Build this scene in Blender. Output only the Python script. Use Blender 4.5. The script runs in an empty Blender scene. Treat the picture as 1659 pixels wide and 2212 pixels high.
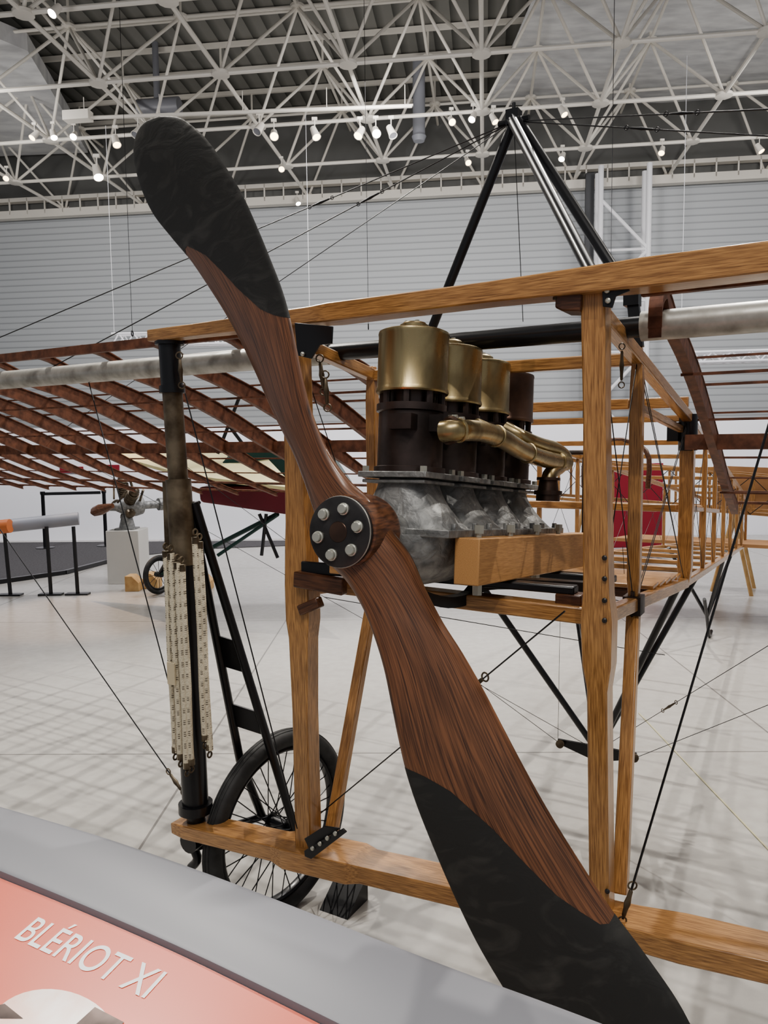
import bpy, bmesh, math, random
from mathutils import Vector, Matrix
random.seed(4)
V=Vector
Z=V((0,0,1))
# ---------------------------------------------------------------- camera calibration
F=1661.0
CAMP=V((0,0,1.67)); pt=math.radians(5.0); ro=0.012
U0=V((0,math.sin(pt),math.cos(pt))); FW=V((0,math.cos(pt),-math.sin(pt))); R0=V((1,0,0))
CR=R0*math.cos(ro)-U0*math.sin(ro); CU=U0*math.cos(ro)+R0*math.sin(ro)
cam=bpy.data.cameras.new("camera"); camo=bpy.data.objects.new("camera",cam)
bpy.context.collection.objects.link(camo)
m=Matrix((( CR.x,CU.x,-FW.x,CAMP.x),(CR.y,CU.y,-FW.y,CAMP.y),(CR.z,CU.z,-FW.z,CAMP.z),(0,0,0,1)))
camo.matrix_world=m
cam.sensor_fit='VERTICAL'; cam.sensor_height=36; cam.lens=F*36/2212; cam.clip_start=.05; cam.clip_end=200
bpy.context.scene.camera=camo
def hit(px,py,p,n):
    d=FW+CR*((px-829.5)/F)+CU*((1106-py)/F)
    return CAMP+d*((p-CAMP).dot(n)/d.dot(n))
# ---------------------------------------------------------------- aircraft axes: s across, t aft, z up
ang=math.radians(30)
RV=V((math.cos(ang),-math.sin(ang),0)); AV=V((math.sin(ang),math.cos(ang),0)); O=V((.130,1.978,0))
def W(s,t,z): return O+RV*s+AV*t+Z*z
def Pt(px,py,t=0): return hit(px,py,W(0,t,0),AV)
def Ps(px,py,s): return hit(px,py,W(s,0,0),RV)
def Pz(px,py,z): return hit(px,py,V((0,0,z)),Z)
def Pd(px,py,D): return hit(px,py,V((0,D,0)),V((0,1,0)))
# ---------------------------------------------------------------- materials
def newmat(name):
    m=bpy.data.materials.new(name); m.use_nodes=True
    nt=m.node_tree; b=nt.nodes["Principled BSDF"]; return m,nt,b
def rgba(c): return (c[0],c[1],c[2],1)
def srgb(r,g,b):
    f=lambda x:((x/255+.055)/1.055)**2.4 if x/255>.04045 else x/255/12.92
    return (f(r),f(g),f(b))
def mat(name,c1,rough=.5,metal=0,c2=None,scale=8,stretch=(1,1,1),coat=0,bump=0,detail=6,lo=.35,hi=.65,uv=False,dist=0,r2=None):
    m,nt,b=newmat(name)
    b.inputs['Roughness'].default_value=rough; b.inputs['Metallic'].default_value=metal
    b.inputs['Coat Weight'].default_value=coat; b.inputs['Coat Roughness'].default_value=.15
    b.inputs['Base Color'].default_value=rgba(c1)
    if c2 is not None or bump:
        tc=nt.nodes.new('ShaderNodeTexCoord'); mp=nt.nodes.new('ShaderNodeMapping'); mp.inputs['Scale'].default_value=stretch
        nt.links.new(tc.outputs['UV' if uv else 'Object'],mp.inputs['Vector'])
        n=nt.nodes.new('ShaderNodeTexNoise'); n.inputs['Scale'].default_value=scale; n.inputs['Detail'].default_value=detail; n.inputs['Distortion'].default_value=dist
        nt.links.new(mp.outputs[0],n.inputs['Vector'])
        if c2 is not None:
            r=nt.nodes.new('ShaderNodeValToRGB'); r.color_ramp.elements[0].position=lo; r.color_ramp.elements[1].position=hi
            r.color_ramp.elements[0].color=rgba(c1); r.color_ramp.elements[1].color=rgba(c2)
            nt.links.new(n.outputs['Fac'],r.inputs[0]); nt.links.new(r.outputs[0],b.inputs['Base Color'])
        if r2 is not None:
            mr=nt.nodes.new('ShaderNodeMapRange'); mr.inputs[3].default_value=rough; mr.inputs[4].default_value=r2
            mr.inputs[1].default_value=lo; mr.inputs[2].default_value=hi
            nt.links.new(n.outputs['Fac'],mr.inputs[0]); nt.links.new(mr.outputs[0],b.inputs['Roughness'])
        if bump:
            bp=nt.nodes.new('ShaderNodeBump'); bp.inputs['Strength'].default_value=bump; bp.inputs['Distance'].default_value=.01
            nt.links.new(n.outputs['Fac'],bp.inputs['Height']); nt.links.new(bp.outputs[0],b.inputs['Normal'])
    return m
def emis(name,c,s):
    m,nt,b=newmat(name); b.inputs['Base Color'].default_value=rgba(c); b.inputs['Emission Color'].default_value=rgba(c); b.inputs['Emission Strength'].default_value=s
    return m
M={}
M['ash']=mat('varnished_ash',srgb(192,146,94),.32,0,srgb(128,88,52),26,(.7,16,16),coat=.5,lo=.34,hi=.70,dist=.3,detail=10)
M['ash2']=mat('dark_varnished_wood',srgb(104,68,46),.38,0,srgb(66,40,28),14,(1.2,14,14),coat=.3)
M['block']=mat('oiled_oak',srgb(200,154,104),.5,0,srgb(172,128,82),30,(1,22,22),coat=.05)
M['prop']=mat('laminated_walnut',srgb(136,92,64),.38,0,srgb(66,43,32),5.0,(.9,26,1),coat=.3,uv=True,lo=.36,hi=.68,dist=.8,detail=10)
M['propb']=mat('walnut_boss',srgb(132,88,62),.4,0,srgb(76,50,38),30,(1,1,6),coat=.25)
M['sheath']=mat('black_fabric_sheath',srgb(44,43,41),.52,0,srgb(74,72,68),8,(1,1,2),bump=.18,lo=.5,hi=.8,r2=.42,detail=10,dist=1.6)
M['rib']=mat('reddish_rib_wood',srgb(120,78,58),.55,0,srgb(84,52,38),10,(3,3,3))
M['brass']=mat('aged_brass',(.46,.37,.21),.27,.95,(.18,.145,.085),8,(1,1,.35),bump=.1,r2=.48,detail=12,lo=.42,hi=.70,dist=1.4)
M['copper']=mat('dull_bronze',(.16,.10,.075),.38,.85,(.08,.055,.045),9)
M['iron']=mat('dark_cast_iron',srgb(92,80,76),.33,.7,srgb(54,48,46),9,r2=.5)
M['alu']=mat('cast_aluminium',srgb(160,160,158),.5,.5,srgb(118,119,119),34,bump=.7,r2=.64,detail=14,dist=.4,lo=.35,hi=.7)
M['steel']=mat('worn_silver_tube',srgb(182,180,174),.36,.45,srgb(146,143,136),18,(1,1,1),r2=.5,lo=.4,hi=.7,detail=9)
M['worn']=mat('worn_brown_steel',srgb(128,116,98),.42,.5,srgb(74,62,48),14,(1,1,1))
M['bolt']=mat('zinc_bolt',srgb(190,190,180),.35,.6)
M['black']=mat('black_enamel',(.008,.008,.01),.32,0,coat=.2)
M['plate']=mat('oiled_steel_plate',srgb(74,72,72),.4,.5,srgb(56,54,54),14)
M['wire']=mat('steel_wire',(.03,.03,.032),.4,.6)
M['rubber']=mat('black_rubber',(.02,.02,.02),.6,0,(.035,.035,.035),30)
M['white']=mat('white_painted_steel',srgb(226,221,212),.5)
M['wallw']=mat('white_panel_wall',srgb(240,240,244),.6)
M['grey']=mat('grey_satin_metal',srgb(128,129,135),.42,0)
M['dark']=mat('charcoal_metal',srgb(84,85,88),.6,0)
M['band']=mat('grey_upper_wall',srgb(112,112,110),.7,0)
M['greyl']=mat('pale_grey_metal',srgb(150,152,160),.5,0)
M['red']=mat('printed_salmon_panel',srgb(224,108,82),.34,0)
M['letter']=mat('white_lettering',srgb(255,255,255),.6)
M['carpet']=mat('dark_grey_carpet',srgb(84,82,84),.95,0,srgb(66,64,66),40)
M['redsc']=mat('crimson_screen',srgb(134,30,44),.6)
M['tan']=mat('tan_canvas',srgb(188,144,102),.7,0,srgb(166,124,84),3)
M['yellow']=mat('faded_yellow_line',srgb(176,170,140),.6)
M['cream']=mat('cream_canvas',srgb(222,214,170),.7,0,srgb(205,195,150),3)
M['green']=mat('dark_green_paint',srgb(26,62,56),.35)
M['maroon']=mat('maroon_paint',srgb(100,24,38),.4)
M['plinth']=mat('pale_grey_plinth',srgb(205,203,198),.6)
M['pine']=mat('raw_pine',srgb(205,170,120),.7,0,srgb(185,145,95),10)
M['paper']=mat('aged_paper',srgb(206,192,164),.8)
M['lamp']=emis('lamp_glow',(1,.95,.85),22)
M['lampw']=emis('warm_lamp_glow',(1,.75,.42),6)
M['orange']=mat('orange_panel_end',srgb(206,122,74),.5)
M['picglare']=mat('whitened_picture_glare',srgb(255,244,238),.3,0,srgb(244,200,182),12,lo=.4,hi=.7)  # printed picture tone, whitened with painted-in glare
M['fab']=mat('white_ceiling_fabric',srgb(225,225,225),.8,0,srgb(198,198,200),1.2,(1,3,1))
m,nt,b=newmat('shock_cord'); tc=nt.nodes.new('ShaderNodeTexCoord'); sp=nt.nodes.new('ShaderNodeSeparateXYZ'); nt.links.new(tc.outputs['Object'],sp.inputs[0])
def mth(op,a,v=None,b2=None):
    n=nt.nodes.new('ShaderNodeMath'); n.operation=op; nt.links.new(a,n.inputs[0])
    if v is not None: n.inputs[1].default_value=v
    if b2 is not None: nt.links.new(b2,n.inputs[1])
    return n.outputs[0]
z1=mth('SINE',mth('MULTIPLY',sp.outputs[2],170)); z2=mth('SINE',mth('MULTIPLY',sp.outputs[2],1000)); x1=mth('SINE',mth('MULTIPLY',sp.outputs[0],420))
g=mth('MULTIPLY',mth('GREATER_THAN',z1,.2),None,mth('GREATER_THAN',z2,.0)); g=mth('MULTIPLY',g,None,mth('GREATER_THAN',x1,.1))
rp=nt.nodes.new('ShaderNodeValToRGB'); rp.color_ramp.elements[0].color=rgba(srgb(212,202,180)); rp.color_ramp.elements[1].color=rgba(srgb(110,101,88))
nt.links.new(g,rp.inputs[0]); nt.links.new(rp.outputs[0],b.inputs['Base Color']); b.inputs['Roughness'].default_value=.9
wv=nt.nodes.new('ShaderNodeTexVoronoi'); wv.inputs['Scale'].default_value=260; nt.links.new(tc.outputs['Object'],wv.inputs['Vector'])
bp=nt.nodes.new('ShaderNodeBump'); bp.inputs['Strength'].default_value=.6; bp.inputs['Distance'].default_value=.003; nt.links.new(wv.outputs['Distance'],bp.inputs['Height']); nt.links.new(bp.outputs[0],b.inputs['Normal'])
M['cord']=m
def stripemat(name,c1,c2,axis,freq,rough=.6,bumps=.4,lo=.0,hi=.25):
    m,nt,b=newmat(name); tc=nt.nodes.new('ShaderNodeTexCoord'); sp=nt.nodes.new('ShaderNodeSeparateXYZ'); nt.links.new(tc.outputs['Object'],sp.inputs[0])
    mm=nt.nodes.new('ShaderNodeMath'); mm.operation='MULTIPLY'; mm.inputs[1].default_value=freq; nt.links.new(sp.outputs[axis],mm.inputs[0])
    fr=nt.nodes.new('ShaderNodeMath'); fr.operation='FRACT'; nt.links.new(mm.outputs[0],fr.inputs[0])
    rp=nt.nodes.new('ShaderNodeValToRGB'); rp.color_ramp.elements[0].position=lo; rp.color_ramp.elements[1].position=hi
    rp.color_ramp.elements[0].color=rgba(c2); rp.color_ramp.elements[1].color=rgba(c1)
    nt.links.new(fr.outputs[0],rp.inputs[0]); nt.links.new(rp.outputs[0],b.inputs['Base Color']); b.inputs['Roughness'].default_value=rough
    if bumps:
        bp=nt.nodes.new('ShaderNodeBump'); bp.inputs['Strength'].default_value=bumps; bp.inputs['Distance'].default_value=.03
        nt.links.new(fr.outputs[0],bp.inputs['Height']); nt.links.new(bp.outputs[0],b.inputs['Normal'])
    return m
M['siding']=stripemat('grey_corrugated_siding',srgb(192,195,198),srgb(150,153,157),2,5.0,hi=.3,bumps=.08)
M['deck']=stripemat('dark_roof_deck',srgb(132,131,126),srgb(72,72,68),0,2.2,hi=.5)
# floor
m,nt,b=newmat('polished_concrete'); tc=nt.nodes.new('ShaderNodeTexCoord')
n1=nt.nodes.new('ShaderNodeTexNoise'); n1.inputs['Scale'].default_value=.7; n1.inputs['Detail'].default_value=8
n2=nt.nodes.new('ShaderNodeTexNoise'); n2.inputs['Scale'].default_value=14; n2.inputs['Detail'].default_value=8
for n in (n1,n2): nt.links.new(tc.outputs['Object'],n.inputs['Vector'])
mx=nt.nodes.new('ShaderNodeMath'); mx.operation='ADD'; nt.links.new(n1.outputs[0],mx.inputs[0]); nt.links.new(n2.outputs[0],mx.inputs[1])
rp=nt.nodes.new('ShaderNodeValToRGB'); rp.color_ramp.elements[0].position=.35; rp.color_ramp.elements[1].position=.65
mh=nt.nodes.new('ShaderNodeMath'); mh.operation='MULTIPLY'; mh.inputs[1].default_value=.5; nt.links.new(mx.outputs[0],mh.inputs[0])
rp.color_ramp.elements[0].color=rgba(srgb(166,163,158)); rp.color_ramp.elements[1].color=rgba(srgb(180,177,172))
nt.links.new(mh.outputs[0],rp.inputs[0])
br=nt.nodes.new('ShaderNodeTexBrick'); br.offset=0; br.inputs['Scale'].default_value=1; br.inputs['Brick Width'].default_value=3.2; br.inputs['Row Height'].default_value=3.2
br.inputs['Mortar Size'].default_value=.006; br.inputs['Mortar'].default_value=(.2,.19,.18,1)
mpf=nt.nodes.new('ShaderNodeMapping'); mpf.inputs['Location'].default_value=(1.1,-.85,0); mpf.inputs['Rotation'].default_value=(0,0,.02)
nt.links.new(tc.outputs['Object'],mpf.inputs[0]); nt.links.new(mpf.outputs[0],br.inputs['Vector'])
nt.links.new(rp.outputs[0],br.inputs['Color1']); nt.links.new(rp.outputs[0],br.inputs['Color2']); nt.links.new(br.outputs['Color'],b.inputs['Base Color'])
b.inputs['Roughness'].default_value=.27
M['floor']=m
# ---------------------------------------------------------------- mesh builder
MW={}
def place(o,mw,par):
    bpy.context.collection.objects.link(o)
    if par is not None:
        o.parent=par; o.matrix_parent_inverse=MW[par].inverted()
    o.matrix_basis=mw; MW[o]=mw.copy()
def empty(name,loc,label,cat,par=None):
    o=bpy.data.objects.new(name,None); place(o,Matrix.Translation(loc),par); o.empty_display_size=.2
    if label: o['label']=label; o['category']=cat
    return o
def meta(o,label=None,cat=None,group=None,kind=None):
    if label: o['label']=label
    if cat: o['category']=cat
    if group: o['group']=group
    if kind: o['kind']=kind
    return o
def perp(d):
    d=d.normalized(); u=Z if abs(d.z)<.9 else V((1,0,0))
    x=u.cross(d).normalized(); return x,d.cross(x)
class MB:
    def __init__(s): s.v=[];s.f=[];s.m=[]
    def add(s,vs,fs,mi=0):
        o=len(s.v); s.v+=[V(x) for x in vs]; s.f+=[tuple(i+o for i in f) for f in fs]; s.m+=[mi]*len(fs); return s
    def box(s,c,x,y,z,mi=0):
        vs=[c+x*a+y*b_+z*d for a in(-1,1) for b_ in(-1,1) for d in(-1,1)]
        return s.add(vs,[(0,1,3,2),(4,6,7,5),(0,4,5,1),(2,3,7,6),(0,2,6,4),(1,5,7,3)],mi)
    def abox(s,lo,hi,mi=0):
        c=(V(lo)+V(hi))/2; h=(V(hi)-V(lo))/2
        return s.box(c,V((h.x,0,0)),V((0,h.y,0)),V((0,0,h.z)),mi)
    def seg(s,p0,p1,w,h,up=Z,mi=0):
        d=(p1-p0); x=d/2; u=(up-d.normalized()*up.dot(d.normalized())).normalized(); y=u.cross(d.normalized())
        return s.box((p0+p1)/2,x,y*w/2,u*h/2,mi)
    def tube(s,pts,r,n=10,mi=0,cap=True):
        pts=[V(p) for p in pts]; k=len(pts); rs=r if isinstance(r,(list,tuple)) else [r]*k
        vs=[];fs=[]; x=None
        for i,p in enumerate(pts):
            d=(pts[min(i+1,k-1)]-pts[max(i-1,0)]).normalized()
            if x is None: x,y=perp(d)
            else:
                x=(x-d*x.dot(d)).normalized(); y=d.cross(x)
            for j in range(n):
                a=2*math.pi*j/n; vs.append(p+(x*math.cos(a)+y*math.sin(a))*rs[i])
        for i in range(k-1):
            for j in range(n): fs.append((i*n+j,i*n+(j+1)%n,(i+1)*n+(j+1)%n,(i+1)*n+j))
        if cap: fs.append(tuple(range(n-1,-1,-1))); fs.append(tuple((k-1)*n+j for j in range(n)))
        return s.add(vs,fs,mi)
    def cyl(s,p0,p1,r,r1=None,n=16,mi=0): return s.tube([p0,p1],[r,r if r1 is None else r1],n,mi)
    def lathe(s,o,ax,prof,n=32,mi=0):
        ax=ax.normalized(); x,y=perp(ax); vs=[];fs=[]
        for h,r in prof:
            for j in range(n):
                a=2*math.pi*j/n; vs.append(o+ax*h+(x*math.cos(a)+y*math.sin(a))*max(r,1e-4))
        k=len(prof)
        for i in range(k-1):
            for j in range(n): fs.append((i*n+j,i*n+(j+1)%n,(i+1)*n+(j+1)%n,(i+1)*n+j))
        fs.append(tuple(range(n-1,-1,-1))); fs.append(tuple((k-1)*n+j for j in range(n)))
        return s.add(vs,fs,mi)
    def torus(s,c,ax,R,r,n=64,k=14,mi=0,sq=1):
        x,y=perp(ax); a_=ax.normalized(); vs=[];fs=[]
        for i in range(n):
            a=2*math.pi*i/n; d=x*math.cos(a)+y*math.sin(a)
            for j in range(k):
                b_=2*math.pi*j/k; vs.append(c+d*(R+r*math.cos(b_))+a_*(r*sq*math.sin(b_)))
        for i in range(n):
            for j in range(k): fs.append((i*k+j,((i+1)%n)*k+j,((i+1)%n)*k+(j+1)%k,i*k+(j+1)%k))
        return s.add(vs,fs,mi)
    def prism(s,pts,off,mi=0):
        n=len(pts); vs=[V(p) for p in pts]+[V(p)+off for p in pts]
        fs=[tuple(range(n-1,-1,-1)),tuple(range(n,2*n))]+[(i,(i+1)%n,n+(i+1)%n,n+i) for i in range(n)]
        return s.add(vs,fs,mi)
    def fin(s,name,mats,par=None,bev=0,org=None,smooth=True,uvs=None,rot=None):
        if not isinstance(mats,(list,tuple)): mats=[mats]
        if org is None:
            lo=V([min(v[i] for v in s.v) for i in range(3)]); hi=V([max(v[i] for v in s.v) for i in range(3)]); org=(lo+hi)/2
        mw=Matrix.Translation(org)
        if rot is not None: mw=mw@rot.to_4x4()
        inv=mw.inverted()
        me=bpy.data.meshes.new(name); me.from_pydata([inv@v for v in s.v],[],s.f)
        for mm_ in mats: me.materials.append(M[mm_] if isinstance(mm_,str) else mm_)
        for p,mi in zip(me.polygons,s.m): p.material_index=mi
        if uvs:
            l=me.uv_layers.new(name='UVMap')
            for p in me.polygons:
                for li in p.loop_indices: l.data[li].uv=uvs[me.loops[li].vertex_index]
        b=bmesh.new(); b.from_mesh(me); bmesh.ops.recalc_face_normals(b,faces=b.faces)
        if smooth:
            for f in b.faces: f.smooth=True
            for e in b.edges:
                if len(e.link_faces)==2 and e.calc_face_angle(0)>.6: e.smooth=False
        b.to_mesh(me); b.free()
        o=bpy.data.objects.new(name,me); place(o,mw,par)
        if bev:
            md=o.modifiers.new('bevel','BEVEL'); md.width=bev; md.segments=2; md.limit_method='ANGLE'; md.angle_limit=.7
        return o
def beam(name,p0,p1,w,h,mt,par=None,up=Z,sec=None,bev=.004):
    d=(p1-p0); L=d.length; X=d.normalized(); u=(up-X*up.dot(X)).normalized(); Y=u.cross(X)
    rot=Matrix((X,Y,u)).transposed()
    if sec is None: sec=[(0,w,h),(1,w,h)]
    b=MB(); vs=[];fs=[]
    for f,ww,hh in sec:
        c=p0+d*f
        vs+= [c-Y*ww/2-u*hh/2,c+Y*ww/2-u*hh/2,c+Y*ww/2+u*hh/2,c-Y*ww/2+u*hh/2]
    k=len(sec)
    for i in range(k-1):
        for j in range(4): fs.append((i*4+j,i*4+(j+1)%4,(i+1)*4+(j+1)%4,(i+1)*4+j))
    fs+=[(3,2,1,0),tuple((k-1)*4+j for j in range(4))]
    b.add(vs,fs)
    return b.fin(name,mt,par,bev=bev,org=p0,rot=rot)
def tubeo(name,pts,r,mt,par,n=12): return MB().tube(pts,r,n).fin(name,mt,par)
def crom(P,u):
    n=len(P)-1; x=max(0,min(.999999,u))*n; i=int(x); f=x-i
    p0=P[max(i-1,0)];p1=P[i];p2=P[i+1];p3=P[min(i+2,n)]
    return .5*((2*p1)+(p2-p0)*f+(2*p0-5*p1+4*p2-p3)*f*f+(3*p1-p0-3*p2+p3)*f**3)
def smoothpath(P,n): return [crom(P,i/(n-1)) for i in range(n)]
# ================================================================= AIRPLANE
AP=empty('airplane',W(0,0,0),'uncovered wooden-framed vintage monoplane with laminated propeller and inline engine','airplane')
H=Pt(737,1149,-.437)
tilt=math.radians(5.3)
AX=(AV*math.cos(tilt)-Z*math.sin(tilt)).normalized(); BX=(Z*math.cos(tilt)+AV*math.sin(tilt)).normalized()
EO=[0,0]
def E(s,u,h): return H+RV*(s+EO[0])+AX*u+BX*(h+EO[1])
# ---- propeller
Lp=[(690,1100),(670,1040),(643,975),(612,920),(582,862),(553,800),(523,740),(490,680),(455,625),(412,562),(370,512),(330,460),(303,400),(289,340),(293,295),(312,265),(345,252)]
Rp=[(800,1085),(752,1040),(712,985),(685,925),(666,868),(650,800),(637,735),(625,680),(608,622),(582,555),(555,490),(523,420),(490,365),(455,312),(425,280),(388,254),(345,252)]
dl=[.030,.035,.040,.043,.045,.047,.047,.046,.044,.042,.039,.034,.029,.022,.016,.008,0]
PM=H+AX*.06
LL=[];RR=[]
def loc(p): q=p-PM; return V((q.dot(RV),q.dot(BX),q.dot(AX)))
for (a,b_,d) in zip(Lp,Rp,dl):
    LL.append(loc(hit(a[0],a[1],PM+AX*d,AX))); RR.append(loc(hit(b_[0],b_[1],PM-AX*d,AX)))
LL.insert(0,V((-.078,-.01,.012))); RR.insert(0,V((.078,.0,-.012)))
TH=[.06,.055,.043,.034,.030,.027,.024,.022,.020,.018,.016,.014,.012,.010,.008,.006,.004,.002]
NS=17
def blade(sign):
    def S(u,v,side,grow=0):
        l=crom(LL,u); r=crom(RR,u); i=u*NS; k=min(int(i),NS-1); th=TH[k]+(TH[k+1]-TH[k])*(i-k)+grow
        c=(l+r)/2; hcv=(r-l)/2; p=c+hcv*v*(1+grow*6)
        sp=(crom(LL,min(u+.01,1))+crom(RR,min(u+.01,1))-crom(LL,max(u-.01,0))-crom(RR,max(u-.01,0)))
        nn=hcv.cross(sp); nn=nn.normalized() if nn.length>1e-9 else V((0,0,1))
        if nn.z>0: nn=-nn
        p=p+nn*side*th*math.sqrt(max(0,1-v*v))*(.5 if side<0 else .9)
        q=V((p.x*sign,p.y*sign,p.z))
        return PM+RV*q.x+BX*q.y+AX*q.z
    NC=16
    def ub(v):
        pts=[(-1,.572),(-.75,.600),(-.4,.575),(0,.50),(.4,.45),(.75,.435),(1,.43)]
        for (a,b_),(c,d) in zip(pts,pts[1:]):
            if v<=c: return ((b_+(d-b_)*(v-a)/(c-a))*16+1)/17
        return (.43*16+1)/17
    out=[]
    for part in (0,1):
        b=MB(); vs=[];uv=[];fs=[]; NR=44
        ring=[(math.cos(math.pi*k/NC)*-1,1) for k in range(NC+1)]+[(math.cos(math.pi*k/NC),-1) for k in range(1,NC)]
        for i in range(NR+1):
            for v,sd in ring:
                f=i/NR; u=(f*(ub(v)+.01)) if part==0 else ub(v)+f*(1-ub(v))
                vs.append(S(u,v,sd,.0008 if part else 0)); uv.append((u*2,v*.25+(.7 if sd<0 else 0)+(3 if sign<0 else 0)))
        n=len(ring)
        for i in range(NR):
            for j in range(n): fs.append((i*n+j,i*n+(j+1)%n,(i+1)*n+(j+1)%n,(i+1)*n+j))
        if part==0: fs.append(tuple(range(n)))
        b.add(vs,fs); out.append((b,uv))
    return out
boss=MB().lathe(H,AX,[(.006,.070),(.010,.079),(.03,.082),(.10,.082),(.116,.078),(.12,.06)],40)
PR=boss.fin('propeller','propb',AP); PR['label']='laminated walnut propeller with black sheathed blade tips'
for sg in (1,-1):
    (b0,u0),(b1,u1)=blade(sg)
    bo=b0.fin('blade','prop',PR,uvs=u0); so=b1.fin('blade_sheath','sheath',PR,uvs=u1); so['label']='black fabric tip sheath'
MB().lathe(H,AX,[(-.012,.022),(-.012,.068),(-.009,.0745),(.006,.0745)],48).fin('hub_plate','plate',PR)
MB().torus(H-AX*.005,AX,.0735,.0025,48,8).fin('plate_rim','steel',PR)
MB().lathe(H,AX,[(-.0135,.021),(-.0125,.022),(0,.022)],24).fin('hub_cap','copper',PR)
for k in range(6):
    a=math.radians(15+60*k); c=H+RV*(.050*math.cos(a))+BX*(.050*math.sin(a))
    MB().lathe(c,-AX,[(.010,.0130),(.016,.0130),(.017,.011),(.022,.0105),(.024,.009)],16).fin('bolt','bolt',PR)
# ---- engine
EO[0]=-.010; EO[1]=-.005
cyl_u=[.313+.209*i for i in range(4)]
eb=MB()
u0,u1=.205,cyl_u[3]+.13
n=24
prof=[(u0-.03,.02),(u0-.025,.045),(u0-.01,.075),(u0+.015,.103),(u0+.045,.122),(u0+.085,.132),(u1-.06,.13),(u1-.02,.11),(u1,.06)]
vs=[];fs=[]
for uu,r in prof:
    for j in range(n+1):
        a=math.pi+math.pi*j/n; vs.append(E(r*1.05*math.cos(a),uu,r*math.sin(a)*1.0))
for i in range(len(prof)-1):
    for j in range(n): fs.append((i*(n+1)+j,i*(n+1)+j+1,(i+1)*(n+1)+j+1,(i+1)*(n+1)+j))
eb.add(vs,fs)
eb.box(E(0,(u0+u1)/2,.004),RV*.162,AX*((u1-u0)/2),BX*.009)
eb.cyl(E(.01,.1,0),E(.01,u0+.03,0),.045,n=24)
for cu in cyl_u:
    vs=[];fs=[]; K=14; NN=32
    for i in range(K+1):
        f=i/K; w=.068+.086*(1-f)**1.7; l=.068+.026*(1-f)**1.2; h=.012+.118*f
        for j in range(NN):
            a=2*math.pi*j/NN; ca,sa=math.cos(a),math.sin(a); e_=2.7; q=(abs(ca)**e_+abs(sa)**e_)**(-1/e_)
            vs.append(E(ca*q*w,cu+sa*q*l,h))
    for i in range(K):
        for j in range(NN): fs.append((i*NN+j,i*NN+(j+1)%NN,(i+1)*NN+(j+1)%NN,(i+1)*NN+j))
    eb.add(vs,fs)
    eb.box(E(0,cu,.138),RV*.092,AX*.092,BX*.007)
    eb.box(E(0,cu,.122),RV*.084,AX*.084,BX*.004)
    for q in (-.06,.06): eb.cyl(E(.153,cu+q,.01),E(.153,cu+q,.028),.008,n=6)
EN=eb.fin('engine','alu',AP,bev=.002); EN['label']='inline four-cylinder engine with brass jackets on aluminium crankcase'
for i,cu in enumerate(cyl_u):
    for a,b_ in ((1,-1),(1,1),(-1,-1)):
        MB().cyl(E(.078*a,cu+.078*b_,.145),E(.078*a,cu+.078*b_,.158),.009,n=6).fin('flange_nut','bolt',EN)
    cy=MB().lathe(E(0,cu,0),BX,[(.144,.088),(.158,.088),(.160,.080),(.29,.080),(.293,.086),(.31,.086),(.312,.058),(.352,.058)],40)
    for k in range(8):
        a=k*math.pi/4+.3; c=E(.073*math.cos(a),cu+.073*math.sin(a),.305)
        cy.cyl(c,c+BX*.045,.009,n=8)
    cy.box(E(.085,cu-.01,.262),RV*.035,AX*.03,BX*.02)
    cy.box(E(.118,cu-.01,.262),RV*.006,AX*.042,BX*.024)
    cy.box(E(.02,cu-.075,.262),RV*.03,AX*.02,BX*.018)
    c=cy.fin('cylinder','iron',EN)
    for q in (-.028,.012):
        for hh in (.248,.276): MB().cyl(E(.12,cu+q,hh),E(.136,cu+q,hh),.006,n=6).fin('port_nut','bolt',c)
    mtx='brass' if i<3 else 'copper'
    j=MB().lathe(E(0,cu,0),BX,[(.338,.0875),(.342,.0895),(.348,.0885),(.352,.0865),(.476,.0865),(.480,.0878),(.486,.0865),(.489,.080),(.493,.05),(.494,.036),(.506,.036),(.509,.03),(.512,.028)],48).fin('water_jacket',mtx,c)
    j['label']='tarnished brass water jacket' if i<3 else 'brown oxidised water jacket'
    for k in range(4):
        a=k*math.pi/2+.8; p=E(.02*math.cos(a),cu+.02*math.sin(a),.506)
        MB().cyl(p,p+BX*.01,.006,n=6).fin('jacket_bolt','bolt',c)
def Em(px,py,s): return hit(px,py,E(s,0,0),RV)
mp_=[Em(955,932,.13),Em(990,930,.165),Em(1040,932,.175),Em(1085,948,.18),Em(1125,972,.182),Em(1170,990,.185),Em(1222,1000,.188)]
sp1=smoothpath(mp_,30); mm_=MB().tube(sp1,.0245,20)
for k in (5,13,21,27): mm_.torus(sp1[k],sp1[k+1]-sp1[k-1],.025,.0035,24,8)
mm_.fin('manifold_pipe','brass',EN)
mp2=[Em(1090,925,.10),Em(1130,946,.15),Em(1165,960,.17),Em(1200,970,.18),Em(1222,990,.187),Em(1208,1010,.187),Em(1187,1025,.187),Em(1184,1060,.187)]
MB().tube(smoothpath(mp2,30),.0205,18).fin('manifold_pipe','brass',EN)
mp3=[Em(1030,920,.10),Em(1062,935,.15),Em(1092,952,.178)]
MB().tube(smoothpath(mp3,12),.02,18).fin('manifold_pipe','brass',EN)
c0=Em(1184,1060,.187)
MB().lathe(c0,BX,[(-.03,.034),(-.012,.034),(-.012,.04),(0,.04),(.0,.03),(.03,.026),(.03,.034),(.038,.034)],24).fin('carburettor','copper',EN)
MB().torus(Em(972,930,.145),RV*.4+AX,.028,.006,24,8).fin('pipe_flange','copper',EN)
EO[0]=0; EO[1]=0
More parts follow.
